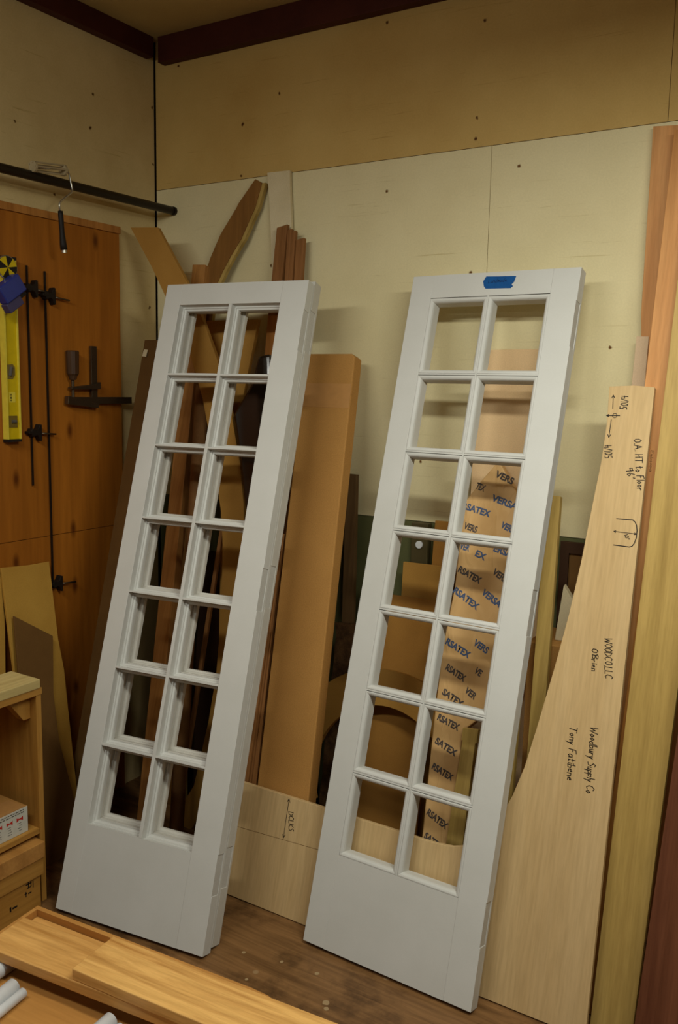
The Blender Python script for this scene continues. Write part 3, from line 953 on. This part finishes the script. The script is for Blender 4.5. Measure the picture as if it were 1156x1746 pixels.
# spirit level
lv = thing('spirit_level', 'yellow spirit level hanging on the tool panel at the left edge', 'level', (0.021, -0.7485, 1.472))
link('web', box((0.012, -0.024, 0.0), (0.020, 0.022, 0.60)), 'yellow', lv)
link('flange', box((0.0, -0.029, 0.0), (0.026, -0.024, 0.60)), 'yellowd', lv)
link('flange', box((0.0, 0.022, 0.0), (0.026, 0.027, 0.60)), 'yellowd', lv)
link('end_cap', box((-0.001, -0.029, -0.010), (0.027, 0.027, 0.0)), 'rubber', lv)
link('end_cap', box((-0.001, -0.029, 0.60), (0.027, 0.027, 0.61)), 'rubber', lv)
v1 = link('vial_window', box((0.0195, -0.019, 0.040), (0.0225, 0.014, 0.080)), 'vial', lv)
link('vial', tube([(0.0226, -0.010, 0.060), (0.0226, 0.008, 0.060)], 0.006, 12), 'greyink', v1)
v2 = link('vial_window', prism([(-0.021, 0.205), (0.000, 0.205), (0.010, 0.218), (0.010, 0.245), (0.002, 0.255), (-0.021, 0.252)], 0.0195, 0.0225, 'X'), 'vial', lv)
link('vial', tube([(0.0226, -0.010, 0.215), (0.0226, -0.004, 0.245)], 0.006, 12), 'greyink', v2)
sk = link('sticker', box((0.020, -0.016, 0.125), (0.0206, 0.010, 0.160)), 'yellowd', lv)
bm = bmesh.new()
for k in range(7):
    add_box(bm, (0.0206, -0.012, 0.130 + k * 0.0038), (0.0209, -0.004, 0.130 + k * 0.0038 + random.choice((0.0012, 0.0022))))
link('barcode', bm, 'ink', sk)

# striped disc and blue tool hung over the level
dd = thing('striped_disc', 'round yellow and black striped disc above the blue tool at left', 'disc', (0.060, -0.775, 2.042))
bm = bmesh.new()
r = 0.036
for k in range(8):
    a0, a1 = k * math.pi / 4 + 0.2, (k + 1) * math.pi / 4 + 0.2
    add_prism(bm, [(0, 0), (r * math.cos(a0), r * math.sin(a0)), (r * math.cos((a0 + a1) / 2), r * math.sin((a0 + a1) / 2)), (r * math.cos(a1), r * math.sin(a1))],
              0.0, 0.012, 'X', k % 2)
link('striped_face', bm, ['yellow', 'rubber'], dd)
bm = bmesh.new()
add_tube(bm, [(0.006, (r + 0.001) * math.cos(a), (r + 0.001) * math.sin(a)) for a in [i * math.pi / 16 for i in range(33)]], 0.0035, 8, False)
link('rim', bm, 'wire', dd)
link('hanger', tube([(-0.041, 0, 0.006), (0.004, 0, 0.006)], 0.004, 8), 'iron', dd)
bt_ = thing('blue_tool', 'blue plastic tool hanging over the top of the yellow level', 'tool', (0.070, -0.780, 1.975), (0.62, 0, 0))
link('blue_body', box((0.0, -0.055, -0.030), (0.040, 0.040, 0.030)), 'blue', bt_, bevel=0.004)
link('dull_jaw', box((0.004, -0.060, -0.062), (0.036, 0.006, -0.030)), 'bluegrey', bt_, bevel=0.003)
link('black_foot', box((0.008, 0.006, -0.044), (0.034, 0.034, -0.030)), 'rubber', bt_, bevel=0.002)
link('hanging_peg', tube([(-0.052, 0, 0), (0.001, 0, 0)], 0.004, 8), 'iron', bt_)


def bar_clamp(label, y, ztop, zbot, jaws, gdir=1):
    t = thing('bar_clamp', label, 'clamp', (0.020, y, 0), (0, 0, 0), 'slim bar clamps on the tool panel')
    link('bar', box((0.004, -0.0026, zbot), (0.010, 0.0026, ztop)), 'iron', t)
    for i, z in enumerate(jaws):
        j = link('jaw', prism([(-0.024, z - 0.004), (-0.012, z - 0.006), (-0.008, z - 0.015), (0.010, z - 0.009), (0.018, z - 0.014), (0.026, z - 0.032), (0.031, z - 0.030),
                               (0.031, z + 0.026), (0.024, z + 0.028), (0.016, z + 0.012), (0.006, z + 0.008), (-0.010, z + 0.014), (-0.014, z + 0.005), (-0.024, z + 0.004)], 0.0, 0.026, 'X'), 'iron', t, bevel=0.001)
        s = link('screw', tube([(0.016, 0.028, z - 0.004), (0.016, 0.100, z - 0.010)], 0.0035, 10), 'steel', j, smooth=True)
        if i == len(jaws) - 1:
            s['label'] = 'bright screw end'
    return t


bar_clamp('slim black bar clamp next to the yellow level on the tool panel', -0.664, 2.065, 1.303, (1.990, 1.492))
bar_clamp('slim black bar clamp right of the other bar clamp, reaching lower', -0.588, 2.054, 0.93, (1.972, 0.932))

fc = thing('f_clamp', 'old F-clamp with dark wooden handle lying sideways on the tool panel', 'clamp', (0.021, -0.45, 1.60))
link('bar', box((0.010, -0.062, -0.010), (0.018, 0.264, 0.016)), 'steel', fc, bevel=0.001)
link('sliding_arm', prism([(-0.048, 0.052), (0.055, 0.062), (0.092, 0.072), (0.092, 0.046), (0.050, 0.044), (-0.048, 0.044)], 0.008, 0.030, 'X'), 'steel', fc, bevel=0.001)
link('fixed_arm', prism([(-0.066, -0.010), (0.08, -0.026), (0.086, -0.010), (-0.062, 0.020)], 0.008, 0.028, 'X'), 'steel', fc, bevel=0.001)
link('upright_bar', box((0.006, 0.060, -0.026), (0.016, 0.088, 0.205)), 'steel', fc, bevel=0.001)
link('screw', tube([(0.020, -0.035, 0.00), (0.020, -0.035, 0.085)], 0.006, 12), 'steel', fc)
link('handle', tube([(0.022, -0.036, 0.078), (0.022, -0.036, 0.092), (0.022, -0.036, 0.10), (0.022, -0.036, 0.18), (0.022, -0.036, 0.184)],
                    [0.012, 0.016, 0.022, 0.024, 0.021], 10), 'handle', fc)
link('hanging_nail', tube([(-0.003, 0.02, 0.003), (0.011, 0.02, 0.003)], 0.003, 8), 'iron', fc)


# sheets leaning on the left wall (local X of these runs along world Y)
def wall_sheet(name, label, cat, x0, x1, z1, outline_yz, t, mat):
    """outline in (y, z) on the plane from x0 at the floor to x1 at height z1"""
    tl = math.atan2(x0 - x1, z1)
    ymid = sum(p[0] for p in outline_yz) / len(outline_yz)
    pts = [(-(y - ymid), z / math.cos(tl)) for y, z in outline_yz]
    # local frame: front faces +X world
    o = link(name, prism([(-a, b) for a, b in pts], 0, t), mat, None, (x0, ymid, 0), (-tl, 0, math.pi / 2), bevel=0.001)
    return tag(o, label, cat)


wall_sheet('tan_template', 'yellow-tan plywood template with a curved edge leaning on the left wall', 'template', 0.20, 0.035, 1.05,
           [(-0.830, 0.0), (-0.685, 0.0), (-0.624, 0.181), (-0.618, 0.388), (-0.610, 0.625), (-0.618, 0.736), (-0.613, 1.020), (-0.70, 1.021), (-0.817, 1.030)], 0.010, 'tan')
wall_sheet('tan_offcut', 'yellow-tan board at the far left edge beside the curved template', 'board', 0.085, 0.034, 1.05,
           [(-1.15, 0.0), (-0.87, 0.0), (-0.812, 0.848), (-0.820, 1.016), (-1.10, 1.035)], 0.010, 'tan')
wall_sheet('hardboard_piece', 'dark brown hardboard with slanted top in front of the yellow-tan template', 'sheet', 0.250, 0.087, 0.85,
           [(-0.950, 0.0), (-0.668, 0.0), (-0.679, 0.211), (-0.701, 0.398), (-0.694, 0.565), (-0.658, 0.762), (-0.806, 0.864), (-0.830, 0.60)], 0.008, 'hard')

# ------------------------------------------------------------------ shelf unit, boxes
SX = 0.405
sh = thing('shelf_unit', 'open pine shelf unit against the left wall in the lower left', 'shelf', (0.09, -0.962, 0))
link('end_panel', box((0.0, -0.019, 0), (SX - 0.09, 0, 0.695)), 'pine', sh, bevel=0.001)
link('end_panel', box((0.0, -0.90, 0), (SX - 0.09, -0.881, 0.695)), 'pine', sh, bevel=0.001)
link('back_panel', box((0.0, -0.881, 0.0), (0.008, -0.019, 0.695)), 'pine', sh)
link('top_board', box((0.0, -0.905, 0.695), (SX - 0.088, 0.003, 0.717)), 'pineY', sh, bevel=0.001)
link('shelf_board', box((0.008, -0.881, 0.235), (SX - 0.092, -0.019, 0.253)), 'pineY', sh, bevel=0.001)
link('corner_block', prism([(-0.105, 0.695), (-0.019, 0.695), (-0.019, 0.615), (-0.045, 0.615)], SX - 0.155, SX - 0.12, 'X'), 'pine', sh, bevel=0.001)
tag(link('pale_plank', box((-0.135, -0.95, 0.0), (0.003, -0.005, 0.030)), 'whitepine', None, (SX + 0.002, -0.962, 0.717), (0, 0, 0), bevel=0.003),
    'whitewashed pine plank lying on top of the shelf unit', 'plank')
tag(link('pink_offcut', box((0, -0.20, 0), (0.05, 0, 0.045)), 'pink', None, (0.20, -1.06, 0.717), bevel=0.002),
    'small pinkish offcut on the shelf unit behind the whitewashed plank', 'offcut')

bx = thing('printed_carton', 'small carton with white printed front and red bow-tie marks on the shelf', 'carton', (0.385, -1.012, 0.2532))
link('carton_body', box((-0.150, -0.30, 0), (0, 0, 0.085)), 'card', bx, bevel=0.001)
fl = link('top_flap', box((-0.075, -0.30, 0.0852), (0.0, -0.012, 0.0872)), 'tape', bx)
fr = link('white_front', box((0.0, -0.30, 0.001), (0.0012, 0, 0.084)), 'boxw', bx)
bm = bmesh.new()
for k in range(5):
    y, z, sz = -0.030 - k * 0.038, 0.052, 0.012 - k * 0.0008
    add_prism(bm, [(y - sz, z - 0.007), (y - 0.002, z - 0.002), (y + 0.002, z - 0.002), (y + sz, z - 0.007), (y + sz, z + 0.006), (y + 0.002, z + 0.002),
                   (y - 0.002, z + 0.002), (y - sz, z + 0.006)], 0.0011, 0.0016, 'X')
link('bow_tie_mark', bm, 'red', fr)
for row, z in enumerate((0.076, 0.069)):
    bm = bmesh.new()
    y = -0.014
    while y > -0.17:
        L_ = random.uniform(0.004, 0.012)
        add_box(bm, (0.0011, y - L_, z), (0.0015, y, z + 0.003))
        y -= L_ + 0.003
    link('print_line', bm, 'greyink', fr)
for k in range(5):
    bm = bmesh.new()
    for j in range(4):
        y = -0.022 - k * 0.038 - random.uniform(0, 0.004)
        add_box(bm, (0.0011, y - random.uniform(0.008, 0.016), 0.038 - j * 0.008), (0.0015, y, 0.0395 - j * 0.008))
    link('small_print', bm, 'greyink', fr)

wb = thing('wooden_box', 'lidded wooden box with burnt stamp marks on the lowest level of the shelf', 'box', (0.435, -0.988, 0))
link('box_body', box((-0.30, -0.42, 0), (-0.012, -0.012, 0.112)), 'pineY', wb, bevel=0.001)
link('rim', box((-0.30, -0.43, 0.112), (-0.004, -0.004, 0.168)), 'pineY', wb, bevel=0.001)
link('lid', box((-0.30, -0.435, 0.1685), (0.0, 0.0, 0.222)), 'trayply', wb, bevel=0.002)
bm = bmesh.new()
for dy, z, wd, h in ((-0.060, 0.085, 0.004, 0.022), (-0.050, 0.088, 0.003, 0.020), (-0.068, 0.098, 0.022, 0.004), (-0.042, 0.080, 0.003, 0.024),
                     (-0.064, 0.086, 0.016, 0.003), (-0.070, 0.060, 0.003, 0.018), (-0.060, 0.066, 0.012, 0.004), (-0.074, 0.070, 0.010, 0.003),
                     (-0.12, 0.045, 0.018, 0.006), (-0.13, 0.040, 0.006, 0.016)):
    if dy == -0.12:
        link('burnt_stamp', bm, 'ink', wb)['label'] = 'dark burnt stamp marks'
        bm = bmesh.new()
    add_box(bm, (-0.0122, dy, z), (-0.0115, dy + wd, z + h))
o = link('burnt_stamp', bm, 'ink', wb)
o['label'] = 'dark burnt stamp marks'

# ------------------------------------------------------------------ foreground tray, planks, tubes
TY = 0.083
tr = thing('assembly_tray', 'low plywood tray table with raised sides in the lower left foreground', 'table', (0.988, -1.461, 0), (0, 0, TY))
link('tray_floor', box((0.0, -0.62, 0.373), (0.72, 0.0, 0.391)), 'trayply', tr)
bm = prism([(0, 0.373), (0.70, 0.373), (0.70, 0.385), (0.690, 0.410), (0.668, 0.428), (0.64, 0.438), (0.60, 0.441), (0, 0.441)], -0.012, 0.0)
link('back_side', bm, 'trayply', tr, bevel=0.001)
link('left_side', box((0.0, -0.62, 0.3912), (0.010, -0.012, 0.441)), 'trayply', tr, bevel=0.001)
for x, y in ((0.01, -0.05), (0.66, -0.05), (0.01, -0.61), (0.66, -0.61)):
    link('leg', box((x, y, 0), (x + 0.04, y + 0.04, 0.373)), 'pine', tr, bevel=0.001)


def plank(name, label, loc, yaw, length, width, t, mat):
    o = link(name, box((0, -width, 0), (length, 0, t)), mat, None, loc, (0, 0, yaw), bevel=0.002)
    return tag(o, label, 'plank')


plank('oak_plank', 'lower oak plank lying across the white pipes in the foreground tray', (1.010, -1.518, 0.4255), 0.110, 0.95, 0.118, 0.0245, 'plank')
plank('ash_plank', 'upper striped plank lying on the other plank in the foreground', (1.261, -1.482, 0.4505), 0.080, 1.10, 0.124, 0.0245, 'plank2')


tag(link('tray_board', box((0.012, -0.086, 0.3912), (0.640, -0.014, 0.4250)), 'plank', None, (0.988, -1.461, 0), (0, 0, TY), bevel=0.002),
    'board lying along the back side of the tray, mostly under the planks', 'plank')


def white_pipe(label, a, b, clip):
    t = thing('plastic_pipe', label, 'pipe', a, (0, 0, 0), 'white plastic pipes in the tray')
    d = Vector(b) - Vector(a)
    link('pipe_length', tube([(0, 0, 0), d], 0.0168, 24), 'white', t, smooth=True)
    if clip:
        s = d.cross(Vector((0, 0, 1))).normalized() * 0.026 * clip
        link('clip_strip', tube([s + Vector((0, 0, -0.006)), d + s + Vector((0, 0, -0.006))], 0.0105, 14), 'white', t, smooth=True)
    return t


white_pipe('white plastic pipe running under the oak plank end at far left', (1.069, -1.575, 0.4082), (1.086, -1.98, 0.4082), 0)
white_pipe('white plastic pipe with clip strip ending at the left of the tray', (1.140, -1.648, 0.4082), (1.185, -1.98, 0.4082), -1)
white_pipe('white plastic pipe pair ending against the plank at the bottom centre', (1.385, -1.608, 0.4082), (1.410, -1.98, 0.4082), -1)
white_pipe('white plastic pipe under the planks near the right end of the tray', (1.580, -1.535, 0.4082), (1.590, -1.90, 0.4082), 0)
tag(link('orange_scrap', box((0, -0.06, 0), (0.016, 0, 0.012)), 'orange', None, (1.110, -1.655, 0.3912), (0, 0, 0.1), bevel=0.002),
    'orange scrap lying between two white pipes in the tray', 'scrap')

# paint drips on the floor
for i, (x, y, r) in enumerate(((1.430, -0.873, 0.010), (1.444, -0.892, 0.007), (1.228, -0.798, 0.006), (1.343, -0.785, 0.007), (1.19, -0.916, 0.005), (1.109, -0.826, 0.006))):
    bm = bmesh.new()
    pts = [(r * random.uniform(0.8, 1.15) * math.cos(a), r * random.uniform(0.8, 1.15) * math.sin(a)) for a in [k * math.pi / 6 for k in range(12)]]
    add_prism(bm, pts, 0.0, 0.0006, 'Z')
    o = link('paint_drip', bm, 'spot', None, (x, y, 0))
    tag(o, ['largest dried paint drip on the floor in front of the taped door', 'dried paint drip touching the largest one on the floor',
            'dried paint drip on the floor midway between the doors', 'dried paint drip on the floor near the taped door corner',
            'tiny dried paint drip on the floor near the planks', 'dried paint drip on the floor beside the left door corner'][i], 'paint drip', 'paint drips on the floor')
